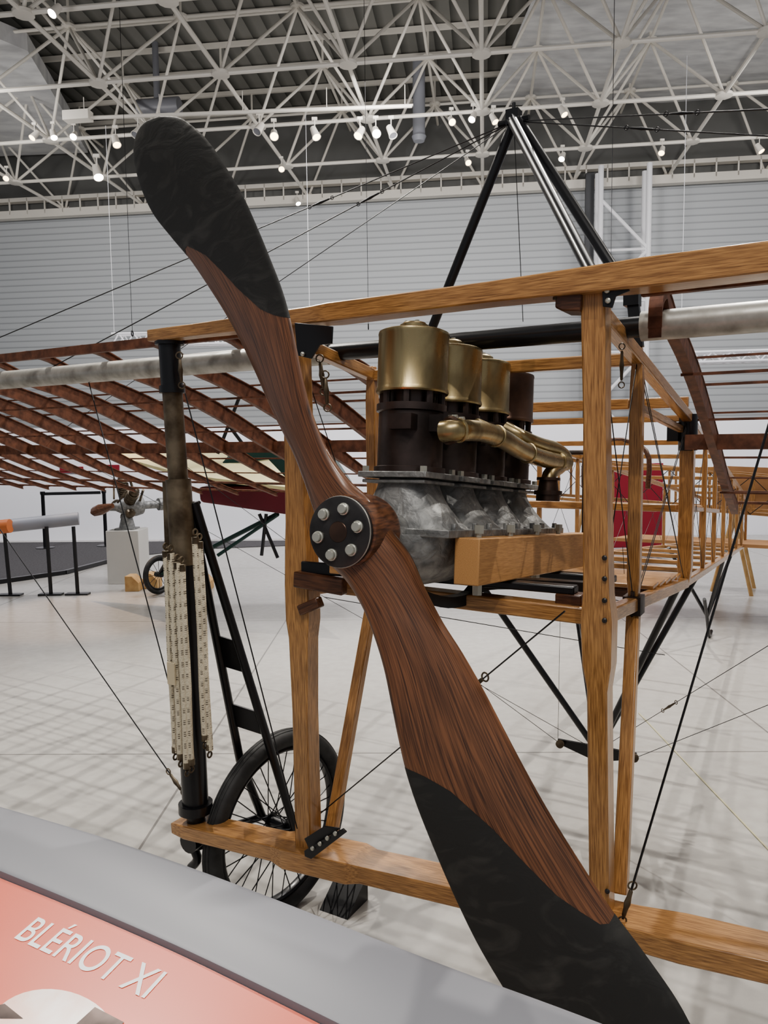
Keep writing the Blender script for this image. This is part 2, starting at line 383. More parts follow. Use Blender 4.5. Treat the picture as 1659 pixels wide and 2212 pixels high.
for sg in (1,-1):
    b0=E(.172*sg,.262,-.008-.055); b1=E(.172*sg,1.25,-.008-.055)
    beam('engine_bearer',b0,b1,.062,.108,'block',AP,up=BX,bev=.003)
    for u in (.33,.54,.75,.95):
        p=E(.172*sg,u,.0)
        MB().cyl(p-BX*.145,p+BX*.02,.007,n=8).cyl(p,p+BX*.02,.012,n=6).cyl(p-BX*.145,p-BX*.115,.012,n=6).fin('bearer_bolt','bolt',AP)
# ---- front frame
tb0=Pt(330,727,-.02); tb1=Pt(1659,563,-.02); d=(tb1-tb0); tb1=tb0+d*1.2
beam('upper_crossbeam',tb0,tb1,.085,.05,'ash',AP,sec=[(0,.05,.036),(.1,.06,.036),(.3,.07,.045),(.33,.08,.05),(.55,.08,.048),(.68,.085,.058),(.72,.09,.062),(1,.08,.06)])
lb0=Pt(388,1778,-.0); lb1=Pt(1659,2068,-.0); d=lb1-lb0; lb1=lb0+d*1.2
beam('lower_crossbeam',lb0,lb1,.1,.045,'ash',AP,sec=[(0,.08,.035),(.03,.1,.045),(.2,.1,.05),(.225,.13,.062),(.33,.13,.062),(.35,.11,.05),(.7,.11,.05),(.75,.12,.055),(1,.1,.05)])
lpT=Pt(640,705,0); lpB=Pt(667,1835,0)
beam('wooden_post',lpB,lpT,.07,.06,'ash',AP,up=AV,sec=[(0,.056,.06),(.28,.054,.06),(.42,.066,.06),(.455,.080,.065),(.52,.082,.065),(.60,.076,.06),(.64,.068,.06),(1,.058,.06)])
rpT=Pt(1287,612,0); rpB=Pt(1301,1990,0)
beam('wooden_post',rpB,rpT,.06,.06,'ash',AP,up=AV,sec=[(0,.047,.06),(.38,.047,.06),(.42,.066,.065),(.49,.072,.065),(.53,.060,.06),(.8,.05,.06),(.9,.053,.06),(1,.056,.06)])
for y in (1205,1250,1297,1340,1925):
    p=Pt(1306 if y<1900 else 1312,y,-.034); MB().lathe(p,-AV,[(0,.006),(.002,.006),(.004,.003)],12).fin('post_bolt','plate',AP)
def zl(t): return 1.255-.093*t
def zu(t): return 2.0-.19*t if t<1.29 else 1.755-.127*(t-1.29)
def sh(t): return .42 if t<1.29 else .42-(t-1.29)*.042
stations=[.40,1.29,2.0,2.6,3.3,4.0,4.8,5.6,6.4]
for sg in (1,-1):
    beam('upper_longeron',W(.42*sg,.03,zu(.03)-.04),W(.42*sg,1.29,zu(1.29)),.034,.036,'ash',AP)
    beam('upper_longeron',W(.42*sg,1.29,zu(1.29)),W(sh(6.5)*sg,6.5,zu(6.5)),.03,.03,'ash',AP)
    beam('lower_longeron',W(.42*sg,.03,zl(0)),W(.42*sg,1.29,zl(1.29)),.034,.036,'ash',AP)
    beam('lower_longeron',W(.42*sg,1.29,zl(1.29)),W(sh(6.5)*sg,6.5,zl(6.5)),.03,.03,'ash',AP)
    for t in stations:
        w=.034 if t<1 else (.05 if t<1.5 else .022)
        beam('fuselage_strut',W(sh(t)*sg,t,zl(t)),W(sh(t)*sg,t,zu(t)),w,w*.8,'ash',AP,up=AV,sec=[(0,w*.7,w*.7),(.1,w,w),(.85,w,w),(1,w*.7,w*.7)],bev=.003)
    p=W(.42*sg,1.29,zu(1.29)-.07); MB().cyl(p-Z*.05,p+Z*.085,.034,n=16).box(p+Z*.02-RV*.05,RV*.02,AV*.03,Z*.035).fin('strut_socket','black',AP)
    q0=(rpB if sg>0 else lpB)+Z*.05; q0=q0+AV*.05+RV*(.03 if sg>0 else .05)
    beam('diagonal_brace',q0,W(.42*sg,.40,zl(.4)-.02),.035,.03,'ash',AP,up=AV)
    p=W(.42*sg,.40,zl(.4)); b=MB(); b.box(p,RV*.024,AV*.03,Z*.026)
    for k in (-1,1): b.cyl(p+AV*.018*k-Z*.06,p+AV*.018*k+Z*.04,.006,n=8)
    b.fin('longeron_fitting','iron',AP)
    beam('cockpit_rail',W(.40*sg,.42,zu(1.29)+.02),W(.40*sg,1.25,zu(1.29)-.04),.02,.026,'ash',AP)
for t in stations:
    if t<1: continue
    for zz in (zl(t),zu(t)):
        beam('cross_member',W(-sh(t),t,zz),W(sh(t),t,zz),.024,.024,'ash',AP,bev=.003)
beam('cross_member',W(-.42,1.29,zu(1.29)+.06),W(.42,1.29,zu(1.29)+.06),.03,.04,'ash',AP)
beam('cross_member',W(-.42,.40,zu(.4)-.03),W(.42,.40,zu(.4)-.03),.03,.035,'ash',AP)
beam('cross_member',W(-.42,.75,zl(.75)),W(.42,.75,zl(.75)),.05,.03,'ash2',AP)
for k in range(5):
    t=.72+.11*k; beam('floorboard',W(-.40,t,zl(t)+.03),W(.42,t,zl(t)+.03),.09,.012,'ash',AP,bev=.002)
b=MB(); b.tube(smoothpath([W(-.15,1.95,1.45),W(-.14,1.97,1.62),W(0,2.0,1.68),W(.14,1.97,1.62),W(.15,1.95,1.45)],16),.012,8); b.fin('seat_back_hoop','ash2',AP)
beam('seat_board',W(-.25,1.75,1.38),W(.25,1.75,1.38),.22,.02,'ash',AP)
beam('seat_rail',W(-.39,1.5,1.40),W(.39,1.5,1.40),.03,.03,'ash',AP); beam('seat_rail',W(-.39,2.0,1.36),W(.39,2.0,1.36),.03,.03,'ash',AP)
for sg in (1,-1): beam('seat_rail',W(.39*sg,1.3,1.42),W(.38*sg,2.6,1.30),.022,.022,'ash',AP)
MB().lathe(W(.02,1.35,zl(1.35)+.05),Z,[(0,.06),(.02,.09),(.06,.07),(.1,.012),(.42,.012),(.43,.012)],20).torus(W(.02,1.35,zl(1.35)+.50),Z,.09,.009,28,8).fin('control_column','iron',AP)
wn=[]
for sg in (1,-1):
    for t0,t1 in zip(stations,stations[1:]):
        wn.append((W(sh(t0)*sg,t0,zl(t0)),W(sh(t1)*sg,t1,zu(t1)),.0013)); wn.append((W(sh(t0)*sg,t0,zu(t0)),W(sh(t1)*sg,t1,zl(t1)),.0013))
for t0,t1 in zip(stations,stations[1:]):
    wn.append((W(-sh(t0),t0,zl(t0)),W(sh(t1),t1,zl(t1)),.0013)); wn.append((W(sh(t0),t0,zl(t0)),W(-sh(t1),t1,zl(t1)),.0013))
beam('engine_crossbeam',Pt(628,1252,.03),Pt(1330,1335,.03),.05,.04,'ash',AP)
beam('steel_bearer_strap',Pt(652,1225,-.035),Pt(780,1235,-.035),.012,.035,'black',AP)
st=[Ps(880,1262,.0),Ps(905,1285,.02),Ps(960,1300,.05),Ps(1010,1290,.08),Ps(1045,1262,.1),Ps(1150,1262,.2),Ps(1262,1268,.34)]
b=MB()
sp_=smoothpath(st,22)
for a,b_ in zip(sp_,sp_[1:]): b.seg(a,b_+(b_-a)*.15,.03,.028)
b.fin('engine_cradle_bar','black',AP)
beam('steel_bearer_strap',E(-.2,.50,-.13),E(.36,.50,-.13),.04,.02,'black',AP)
beam('steel_bearer_strap',E(-.36,.9,-.13),E(.36,.9,-.13),.04,.02,'black',AP)
beam('joint_block',Pt(640,1250,-.045),Pt(745,1268,-.045),.03,.045,'ash2',AP)
beam('joint_block',Pt(1210,648,-.005),Pt(1266,645,-.005),.08,.06,'ash2',AP,sec=[(0,.075,.045),(.3,.08,.062),(1,.08,.066)])
beam('joint_block',Pt(1205,1300,.05),Pt(1262,1305,.05),.05,.05,'ash2',AP)
beam('joint_block',Pt(650,1318,-.035),Pt(692,1300,-.035),.03,.03,'ash2',AP)
def bracket(name,pts,t,th=.006,bolts=()):
    b=MB(); b.prism([Pt(x,y,t) for x,y in pts],AV*th)
    o=b.fin(name,'black',AP,bev=.001)
    for x,y in bolts:
        p=Pt(x,y,t-.001); MB().lathe(p,-AV,[(0,.006),(.005,.006),(.007,.003)],10).fin('rivet','bolt',o)
    return o
bracket('corner_bracket',[(636,697),(718,705),(716,742),(690,745),(672,775),(642,768)],-.07,bolts=[(655,765)])
bracket('corner_bracket',[(657,1838),(740,1790),(748,1798),(672,1856),(658,1850)],-.08,bolts=[(676,1832),(692,1822),(708,1810),(725,1800)])
bracket('corner_bracket',[(657,1812),(700,1785),(735,1790),(668,1835)],-.05)
bracket('corner_bracket',[(1300,612),(1352,602),(1360,628),(1330,640),(1322,665),(1302,662)],-.05,bolts=[(1314,650),(1312,628)])
for x,y in ((378,716),(1150,612),(1200,628)):
    p=Pt(x,y,-.04); MB().cyl(p-Z*.02,p+Z*.008,.006,n=8).fin('beam_bolt','worn',AP)
# ---- end tube with shock cords
A0=Pt(366,742,0); A1=Pt(372,842,0); A2=Pt(385,1035,0); A3=Pt(397,1220,0); A4=Pt(423,1752,0)
MB().cyl(A0,A1,.034,n=20).cyl(A0-Z*.005,A0+Z*.02,.045,n=20).cyl(A1-Z*.01,A1+Z*.012,.04).fin('tube_socket','black',AP)
tubeo('undercarriage_tube',[A1,A2,A3],[.031,.031,.036],'worn',AP,20)
b=MB().cyl(A2,A3,.04,n=20); b.box((A2*.5+A3*.5)-RV*.04,RV*.015,AV*.02,Z*.13); b.fin('slide_sleeve','worn',AP)
b=MB().cyl(A3,A4,.042,n=24); b.cyl(A4+Z*.0,A4+Z*.03,.055,n=24).cyl(A4-Z*.12,A4,.03,n=16); b.fin('undercarriage_tube','black',AP)
for k,(xa,y0,y1,t) in enumerate([(358,1190,1625,-.045),(369,1195,1640,-.066),(383,1215,1660,-.070),(393,1220,1652,-.062),(422,1160,1600,-.03),(431,1170,1620,-.02)]):
    p0=Pt(xa,y0,t); p1=Pt(xa+(y1-y0)*.048,y1,t)
    mid=[p0.lerp(p1,f)+RV*.002*math.sin(f*9+k) for f in (0,.15,.3,.45,.6,.75,.9,1)]
    o=MB().tube(mid,.0108,12).fin('shock_cord','cord',AP)
    MB().torus(p0+Z*.015,RV,.009,.003,20,8).tube([p0,p0-Z*.02],.0115,10).fin('cord_hook','worn',o)
    MB().torus(p1-Z*.015,RV,.009,.003,20,8).tube([p1+Z*.02,p1],.0115,10).fin('cord_hook','worn',o)
MB().box(Pt(370,1455,-.085),RV*.016,AV*.002,Z*.035).fin('paper_tag','paper',AP)
# wheel + fork
SW=-.765; RW=.335
WC=W(SW,.30,RW)
def wheel(c,ax,R,par,name='wheel',spokes=36,tr=.032):
    w=MB().torus(c,ax,R-tr,tr,72,16)
    for q in (-.4,0,.4): w.torus(c+ax*tr*q,ax,R-tr+tr*math.cos(math.asin(q)),.0025,72,5)
    w=w.fin(name,'rubber',par); w['label']='black rubber tyre wire-spoked wheel'
    MB().torus(c,ax,R-2*tr-.004,.010,72,8,sq=1.8).fin('rim','black',w)
    MB().lathe(c-ax*.055,ax,[(0,.014),(.01,.014),(.01,.03),(.016,.03),(.016,.02),(.094,.02),(.094,.03),(.1,.03),(.1,.014),(.11,.014)],20).fin('hub','black',w)
    x,y=perp(ax)
    for k in range(spokes):
        a=2*math.pi*k/spokes; s_=1 if k%2 else -1; a2=a+(.55 if (k//2)%2 else -.55)
        MB().cyl(c+ax*.04*s_+(x*math.cos(a2)+y*math.sin(a2))*.027,c+(x*math.cos(a)+y*math.sin(a))*(R-2*tr-.004),.0021,n=6).fin('spoke','black',w)
    return w
wax=(RV-AV*.14).normalized()
wheel(WC,wax,RW,AP)
MB().cyl(WC-wax*.1,WC+wax*.1,.012).fin('axle','black',AP)
fa=Pt(415,1085,.03)
g1=Ps(518,1640,SW-.07); g2=Ps(640,1800,SW+.09)
tubeo('fork_leg',[fa-RV*.01,g1,WC-wax*.09],.015,'black',AP)
tubeo('fork_leg',[fa+RV*.01,g2],.015,'black',AP)
tubeo('fork_leg',[A4-Z*.09,WC-wax*.09],.013,'black',AP)
tubeo('fork_leg',[A4-Z*.09+RV*.03,WC+wax*.09,g2],.012,'black',AP)
for f_a,f_b in ((.50,.62),(.77,.86)):
    la=lambda f:(fa-RV*.01).lerp(g1,f); ra=lambda f:(fa+RV*.01).lerp(g2,f*.8)
    MB().prism([la(f_a),ra(f_a),ra(f_b),la(f_b)],AV*.008).fin('fork_plate','black',AP)
b=MB(); b.tube(smoothpath([A4-Z*.04,A4-Z*.1-RV*.03,A4-Z*.16+RV*.0,A4-Z*.2-RV*.03],12),[.02]*6+[.015]*6,12); b.cyl(A4-Z*.09-AV*.04,A4-Z*.09+AV*.06,.035); b.fin('lower_fork_joint','black',AP)
# ---- cabane pylon
apex=Pt(1110,262,.585)
foot=Ps(1366,645,.40)
for a,b_ in ((apex,W(-.38,.59,1.88)),(apex-AV*.02,Pt(1278,590,.03)),(apex+RV*.015,foot)): tubeo('pylon_tube',[a,b_],.0155,'black',AP)
b=MB(); b.seg(foot+Z*.01,W(.42,.40,zu(.4)),.03,.02,up=AV); b.box(foot,RV*.02,AV*.02,Z*.02); b.fin('pylon_foot','black',AP)
b=MB(); b.box(apex+Z*.01,RV*.02,AV*.02,Z*.022); b.cyl(apex-RV*.05,apex+RV*.05,.01,n=10).cyl(apex-AV*.04,apex+AV*.04,.01,n=10).cyl(apex,apex+Z*.055,.006,n=8).fin('pylon_cap','black',AP)
lb=Ps(1290,1622,.05)
for s_,t_ in ((-.40,1.15),(.42,1.15),(-.2,1.9),(.40,1.75)): tubeo('pylon_tube',[lb,W(s_,t_,zl(t_))],.0135,'black',AP)
b=MB(); b.prism([lb-RV*.175+Z*.02,lb+RV*.165+Z*.02,lb+RV*.165-Z*.005,lb-RV*.0-Z*.05,lb-RV*.175-Z*.0],AV*.012)
wp=b.fin('warping_lever','black',AP)
for k in (-1,1):
    p=lb+RV*.16*k-AV*.01+Z*.006; MB().lathe(p,-AV,[(0,.018),(.004,.013),(.008,.013),(.012,.018)],20).fin('pulley','worn',wp)
# ---- wings
szl=Pt(560,775,.2).z
AF=[(.06,.075),(.12,.088),(.2,.078),(.32,.035),(.5,.0),(.8,-.09),(1.2,-.255),(1.6,-.43),(2.0,-.565)]
AFR=[(.10,-.02),(.108,.04),(.14,.07),(.2,.078),(.32,.035),(.5,-.0),(.8,-.09),(1.2,-.255),(1.6,-.43),(2.0,-.565)]
def af(t):
    for (a,b_),(c,d) in zip(AF,AF[1:]):
        if t<=c: return b_+(d-b_)*(t-a)/(c-a)
    return AF[-1][1]
for sg in (1,-1):
    s_end=5.0*sg
    sp0=W(-.45,.2,szl) if sg<0 else W(.47,.2,szl)
    wg=MB().cyl(sp0,W(s_end,.2,szl),.036,n=24).fin('wing','steel',AP); wg['label']='silver tube spar wing skeleton with reddish wooden ribs'
    rs=[sg*(.52+.31*k) for k in range(15)]
    for ri,s in enumerate(rs):
        root=(sg>0 and ri==0)
        pts_=[V((a,b_,0)) for a,b_ in (AFR if root else AF)]
        A_=[crom(pts_,i/24) for i in range(25)]
        vs=[];top=[];bot=[]
        for i,p in enumerate(A_):
            if p.x<.24: hh=.022
            else: hh=.024+.044*math.sin(math.pi*min(1,(p.x-.24)/1.76*1.0+.12))
            if root and p.x>.2: hh=max(hh,.045)
            top.append(W(s,p.x,szl+p.y)); bot.append(W(s,p.x,szl+p.y-hh))
        b=MB(); hw=.013 if root else .004
        for tp_,bt in zip(top,bot): vs+=[tp_-RV*hw,tp_+RV*hw,bt+RV*hw,bt-RV*hw]
        fs=[]
        for i in range(24):
            for j in range(4): fs.append((i*4+j,i*4+(j+1)%4,(i+1)*4+(j+1)%4,(i+1)*4+j))
        fs+=[(3,2,1,0),(96,97,98,99)]
        b.add(vs,fs)
        for i in range(24):
            b.seg(top[i],top[i+1]+(top[i+1]-top[i])*.05,.018+hw,.004); b.seg(bot[i],bot[i+1],.016+hw,.004)
        b.fin('rib','rib',wg)
    sA,sB=(.5,5.0) if sg>0 else (-.5,-5.0)
    MB().seg(W(sA,.05,szl+.06),W(sB,.05,szl+.06),.02,.03).fin('leading_edge','rib',wg)
    for t,r_ in ((.45,.004),(.65,.004),(.85,.005),(1.05,.004),(1.42,.005),(1.62,.004),(1.82,.005),(2.0,.007)):
        MB().seg(W(sA,t,szl+af(t)+.006),W(sB,t,szl+af(t)+.006),r_*2.6,r_*1.6).fin('stringer','rib',wg)
    for t in (.6,.95,1.6):
        MB().seg(W(sA,t,szl+af(t)-.06),W(sB,t,szl+af(t)-.06),.012,.008).fin('stringer','rib',wg)
    MB().seg(W(sA*.85,1.2,szl+af(1.2)-.03),W(sB,1.2,szl+af(1.2)-.03),.03,.055).fin('rear_spar','rib',wg)
MB().cyl(W(-.45,.2,szl),W(.47,.2,szl),.026,n=20).fin('centre_spar_tube','black',AP)
# ---- wires
wn+= [(apex,W(-3.06,.2,szl),.0022),(apex,W(-1.87,.2,szl),.0022),(apex,Pt(1659,236,.3),.0022),(apex,Pt(1659,294,.5),.0022),
 (apex,W(-3.2,1.2,1.7),.0016),(apex,Ps(1130,695,0),.0013),
 (A4,W(-2.8,.2,szl),.0022),(A4+Z*.1,W(-1.55,.2,szl),.0022),(Pt(400,850,-.03),Pt(642,1790,-.03),.0022),
 (Pt(1345,1985,-.03),Pt(1710,750,.1),.003),(Pt(640,1800,.08),Ps(1220,1320,.42),.002),
 (Ps(1205,1605,-.15),Ps(1210,1330,-.15),.001),(Ps(1370,1615,.25),Ps(1345,1180,.25),.001),
 (lb-RV*.16,W(-2.2,1.2,1.66),.0014),(lb+RV*.16,W(2.2,1.2,1.66),.0014),(lb,Pt(1659,1395,.9),.0013),(lb,W(-3,1.2,1.66),.0013),
 (Pt(700,1290,.05),W(.42,.9,.95),.0013)]
wn+=[(W(.42,.02,1.9),W(.42,.4,zl(.4)),.0015),(W(.42,.4,1.9),W(.42,.02,zl(0)),.0015),(W(-.42,.02,1.9),W(-.42,.4,zl(.4)),.0015),
 (W(.42,.4,1.9),W(.42,1.29,zl(1.29)),.0015),(W(.42,.4,1.2),W(.42,1.29,1.74),.0015)]
for a,b_,r_ in wn: tubeo('bracing_wire',[a,b_],r_,'wire',AP,5)
def tb(p,d,k=1.0,mt='worn'):
    d=d.normalized(); b=MB().lathe(p-d*.035,d,[(0,.002),(.004,.005*k),(.02,.0055*k),(.035,.008*k),(.05,.0055*k),(.066,.005*k),(.07,.002)],12)
    b.torus(p-d*.045,perp(d)[0],.010*k,.0022*k,14,6).torus(p+d*.045,perp(d)[0],.010*k,.0022*k,14,6); b.fin('turnbuckle',mt,AP)
def on(a,b_,f,k=1.0,mt='worn'): tb(a.lerp(b_,f),b_-a,k,mt)
on(apex,W(-3.06,.2,szl),.22,.6,'wire'); on(apex,W(-1.87,.2,szl),.25,.6,'wire'); on(apex,Pt(1659,236,.3),.72,.6,'wire'); on(apex,Pt(1659,294,.5),.55,.6,'wire')
on(A4,W(-2.8,.2,szl),.05); on(A4+Z*.1,W(-1.55,.2,szl),.06); on(Pt(1345,1985,-.03),Pt(1710,750,.1),.03)
on(Pt(640,1800,.08),Ps(1220,1320,.42),.75); on(lb+RV*.16,W(2.2,1.2,1.66),.3); on(lb,Pt(1659,1395,.9),.5,.7); on(lb-RV*.16,W(-2.2,1.2,1.66),.25)
tb(Pt(695,810,-.02),V((.1,0,-1))); tb(Pt(705,845,-.02),V((.05,0,-1))); tb(Pt(1343,790,.1),V((0,0,1)),.7); tb(Pt(1383,800,.4),V((0,0,1)),.8)
tb(Pt(390,800,-.03),V((.05,0,-1)))
for s_,t_ in ((-.2,4.6),(.22,4.6),(0.2,5.4)): tubeo('skid_tube',[W(.05,5.0,.22),W(s_,t_,zl(t_))],.014,'black',AP,8)
tubeo('tail_skid',smoothpath([W(.05,4.8,.4),W(.05,5.0,.2),W(.05,5.15,.02),W(.05,5.3,.03)],10),.014,'black',AP,8)
MB().prism([W(-.9,5.7,.72),W(.9,5.7,.72),W(.9,6.6,.66),W(-.9,6.6,.66)],Z*.03).fin('tailplane','tan',AP)

# ================================================================= SETTING
FL=MB(); FL.abox((-22,-4,-.1),(22,32,0)); fl=FL.fin('floor','floor',org=V((0,0,0))); meta(fl,'polished pale grey concrete hangar floor',kind='structure')
th=math.radians(-7.5); GU=V((math.cos(th),math.sin(th),0)); GV=V((-math.sin(th),math.cos(th),0))
wl=V((-13,26,0))
b=MB(); b.box(wl+GU*12+GV*.15+Z*6,GU*26,GV*.15,Z*6)
rotg=Matrix((GU,GV,Z)).transposed()
w=b.fin('wall_back','siding',org=wl,rot=rotg); meta(w,'grey horizontally corrugated hangar wall',kind='structure')
pp0=Pz(-500,1172,0); pp1=Pz(2200,1150,0)
dn=(pp1-pp0).normalized()
b=MB(); b.box((pp0+pp1)/2+Z*1.02,(pp1-pp0)/2,Z.cross(dn)*.05,Z*1.02); w=b.fin('wall_partition','wallw'); meta(w,'low white exhibition partition wall',kind='structure')
b=MB(); poly=[Pz(-400,1315,.004),Pz(0,1260,.004),Pz(140,1236,.004),Pz(250,1206,.004),Pz(430,1186,.004),Pz(640,1178,.004),Pz(640,1168,.004),Pz(-480,1176,.004)]
b.prism(poly,V((0,0,.006))); w=b.fin('trim_1','carpet'); meta(w,'dark grey carpet strip along partition',kind='structure')
b=MB(); b.seg(Pz(-400,1312,.03),Pz(140,1236,.03),.06,.05).seg(Pz(140,1236,.03),Pz(260,1205,.03),.06,.05); w=b.fin('trim_2','black'); meta(w,'black cable cover at carpet edge',kind='structure')
b=MB(); b.seg(Pz(1380,1540,.003),Pz(1760,1940,.003),.008,.002); w=b.fin('trim_3','yellow'); meta(w,'thin faded yellow floor marking line',kind='structure')
b=MB()
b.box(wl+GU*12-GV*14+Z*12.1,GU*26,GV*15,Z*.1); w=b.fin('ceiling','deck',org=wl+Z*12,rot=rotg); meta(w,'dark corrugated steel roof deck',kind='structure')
b=MB(); a1=Pz(1150,0,11.4); a2=Pz(1052,228,11.4); a3=Pz(1900,215,11.4); a4=Pz(2300,-200,11.4); a5=Pz(1200,-200,11.4)
b.prism([a1,a2,a3,a4,a5],Z*.03); w=b.fin('trim_4','fab'); meta(w,'taut white fabric sheet beneath roof',kind='structure')
b=MB(); b.prism([Pz(-60,60,10.9),Pz(60,110,10.9),Pz(190,330,10.9),Pz(-60,340,10.9)],Z*.4); w=b.fin('trim_5','fab'); meta(w,'pale sloping roof soffit panel',kind='structure')
g0=Pz(1040,115,9.31); mdl=2.66; ht=1.9
b=MB(); NU=range(-8,6); NVv=range(-3,4)
def gb(i,j): return g0+GU*(i*mdl)+GV*(j*mdl)
def gt(i,j): return g0+GU*((i+.5)*mdl)+GV*((j+.5)*mdl)+Z*ht
for i in NU:
    for j in NVv:
        p=gb(i,j)
        if i+1 in NU: b.cyl(p,gb(i+1,j),.046,n=8)
        if j+1 in NVv: b.cyl(p,gb(i,j+1),.046,n=8)
        b.lathe(p-Z*.06,Z,[(0,.08),(.02,.19),(.08,.19),(.12,.08)],12)
        q=gt(i,j); b.lathe(q-Z*.05,Z,[(0,.08),(.02,.16),(.08,.16),(.1,.08)],10)
        b.cyl(q,gt(i+1,j),.038,n=8); b.cyl(q,gt(i,j+1),.038,n=8)
        b.cyl(q,q+Z*.75,.03,n=6)
        for di in (0,1):
            for dj in (0,1):
                if (i+di) in NU and (j+dj) in NVv: b.cyl(q,gb(i+di,j+dj),.036,n=8)
w=b.fin('trim_6','white'); meta(w,'white tubular space frame roof truss',kind='structure')
b=MB()
for j in range(-4,7):
    for q in (0,.5):
        c=g0+GV*((j+q)*mdl)+Z*2.6; b.seg(c-GU*24,c+GU*16,.08,.12)
w=b.fin('trim_11','white'); meta(w,'pale steel roof purlins below deck',kind='structure')
b=MB()
for zz,hh in ((9.15,.12),(9.6,.06)): b.box(wl+GU*12-GV*.35+Z*zz,GU*26,GV*.12,Z*hh)
for k in range(-20,60): b.box(wl+GU*(k*.6)-GV*.45+Z*9.4,GU*.02,GV*.02,Z*.25)
w=b.fin('trim_7','white'); meta(w,'cream steel cable tray along wall top',kind='structure')
b=MB(); b.box(wl+GU*12-GV*.05+Z*10.7,GU*26,GV*.04,Z*1.35); w=b.fin('trim_10','band'); meta(w,'dark upper wall band above cable tray',kind='structure')
def lattice(name,c,h,wd,mt):
    b=MB(); cs=[c+GU*wd*a+GV*wd*.5*d for a in(-.5,.5) for d in(-.5,.5)]
    for q in cs: b.cyl(q,q+Z*h,.075,n=10)
    z=0; k=0
    while z<h-1.4:
        a_,b_=(0,2) if k%2==0 else (2,0)
        b.cyl(cs[a_]+Z*z,cs[b_]+Z*(z+1.4),.05,n=8); b.cyl(cs[0]+Z*z,cs[2]+Z*z,.04,n=8); z+=1.4; k+=1
    return b.fin(name,mt)
cc=Pd(1337,1000,22.3); cc.z=0
w=lattice('trim_8',cc,9.3,1.3,'wallw'); meta(w,'white tubular lattice column at wall',kind='structure')
cc=Pd(1267,1000,23); cc.z=0
b=MB(); b.box(cc+Z*4.7,GU*.12,GV*.1,Z*4.7); w=b.fin('trim_9','dark'); meta(w,'dark vertical door guide on wall',kind='structure')
def htruss(p0,p1,hh,label):
    b=MB(); d=(p1-p0); L=d.length; dd=d.normalized(); n=max(2,int(L/.35))
    y=Z.cross(dd)*.15
    for o_ in (y,-y):
        b.cyl(p0+o_,p1+o_,.03,n=8)
        b.cyl(p0+o_+Z*hh,p1+o_+Z*hh,.03,n=8)
        for k in range(n):
            a=p0+o_+d*(k/n); c_=p0+o_+d*((k+.5)/n)+Z*hh; e=p0+o_+d*((k+1)/n); b.cyl(a,c_,.018,n=6).cyl(c_,e,.018,n=6)
    for q in (p0,p1): b.cyl(q+Z*hh,V((q.x,q.y,9.3)),.006,n=6)
    return meta(b.fin('lighting_truss','wallw'),label,'truss')
htruss(Pd(248,748,19),Pd(670,740,18.5),.28,'white suspended lattice lighting truss near wall')
htruss(Pd(1470,785,16),Pd(1800,775,16),.2,'white suspended lattice lighting truss near wall')
p=Pz(905,182,10.9); q=Pd(905,290,p.y)
b=MB(); b.cyl(p+Z*.6,q,.16,n=24); b.lathe(q,-Z,[(0,.16),(.06,.19),(.18,.14)],24)
meta(b.fin('ventilation_duct','greyl'),'white round vertical ventilation duct','duct')
p=Pz(300,235,10.4); b=MB(); b.cyl(p,p+GU*1.1,.22,n=24); b.cyl(p+GU*.5,p+GU*.5+Z*1.6,.08); meta(b.fin('ventilation_duct','grey'),'grey horizontal air handling drum under roof','duct')
def spot(px,py,z,lit,direction=V((0,-.5,-.8)),sc=1.0):
    c=Pz(px,py,z); d=direction.normalized()
    b=MB(); b.lathe(c-d*.16*sc,d,[(0,.03*sc),(.02*sc,.07*sc),(.2*sc,.085*sc),(.3*sc,.10*sc),(.3*sc,.088*sc),(.27*sc,.085*sc)],20)
    b.cyl(c+Z*.02,c+Z*.28*sc,.012*sc,n=8); b.box(c+Z*.3*sc,V((.06*sc,0,0)),V((0,.03*sc,0)),Z*.03*sc)
    o=b.fin('track_spotlight','white'); meta(o,'white cylindrical track spotlight, glowing' if lit else 'white cylindrical track spotlight, unlit','spotlight','ceiling spotlights')
    MB().lathe(c+d*.11*sc,d,[(0,.08*sc),(.015*sc,.083*sc)],20).fin('lens',('lamp' if lit==1 else 'lampw') if lit else 'grey',o)
zt=8.55
pA=Pz(170,292,zt); pB=Pz(890,266,zt)
b=MB(); b.seg(pA+Z*.35,pB+Z*.35,.06,.05).seg(pA+Z*.5+GV*.3,pB+Z*.5+GV*.3,.04,.04)
for f in (.02,.25,.5,.75,.98): b.cyl(pA.lerp(pB,f)+Z*.35,pA.lerp(pB,f)+Z*.8,.01,n=6)
b.box(pA+Z*.4,GU*.3,GV*.12,Z*.1)
meta(b.fin('lighting_track','white'),'white suspended lighting track with junction box','lighting track')
D=[V((.3,-.4,-.8)),V((-.3,-.5,-.7)),V((.1,-.7,-.6))]
for i,(x,y,l) in enumerate([(250,304,2),(298,284,0),(592,290,2),(680,287,2),(778,286,2),(812,284,1),(845,284,0),(560,277,0)]): spot(x,y,zt+.05,l,D[i%3],1.0)
for i,(x,y,l) in enumerate([(210,372,1),(120,22,1),(160,292,1),(115,290,1),(75,292,2),(608,362,2),(642,434,1),(1022,252,1),(975,260,2),(1066,256,2),(1215,338,1),(1010,348,2),(1640,320,2),(1430,325,2),(15,382,2),(1215,240,2)]): spot(x,y,9.0,l,D[i%3],.85 if i else 1.4)
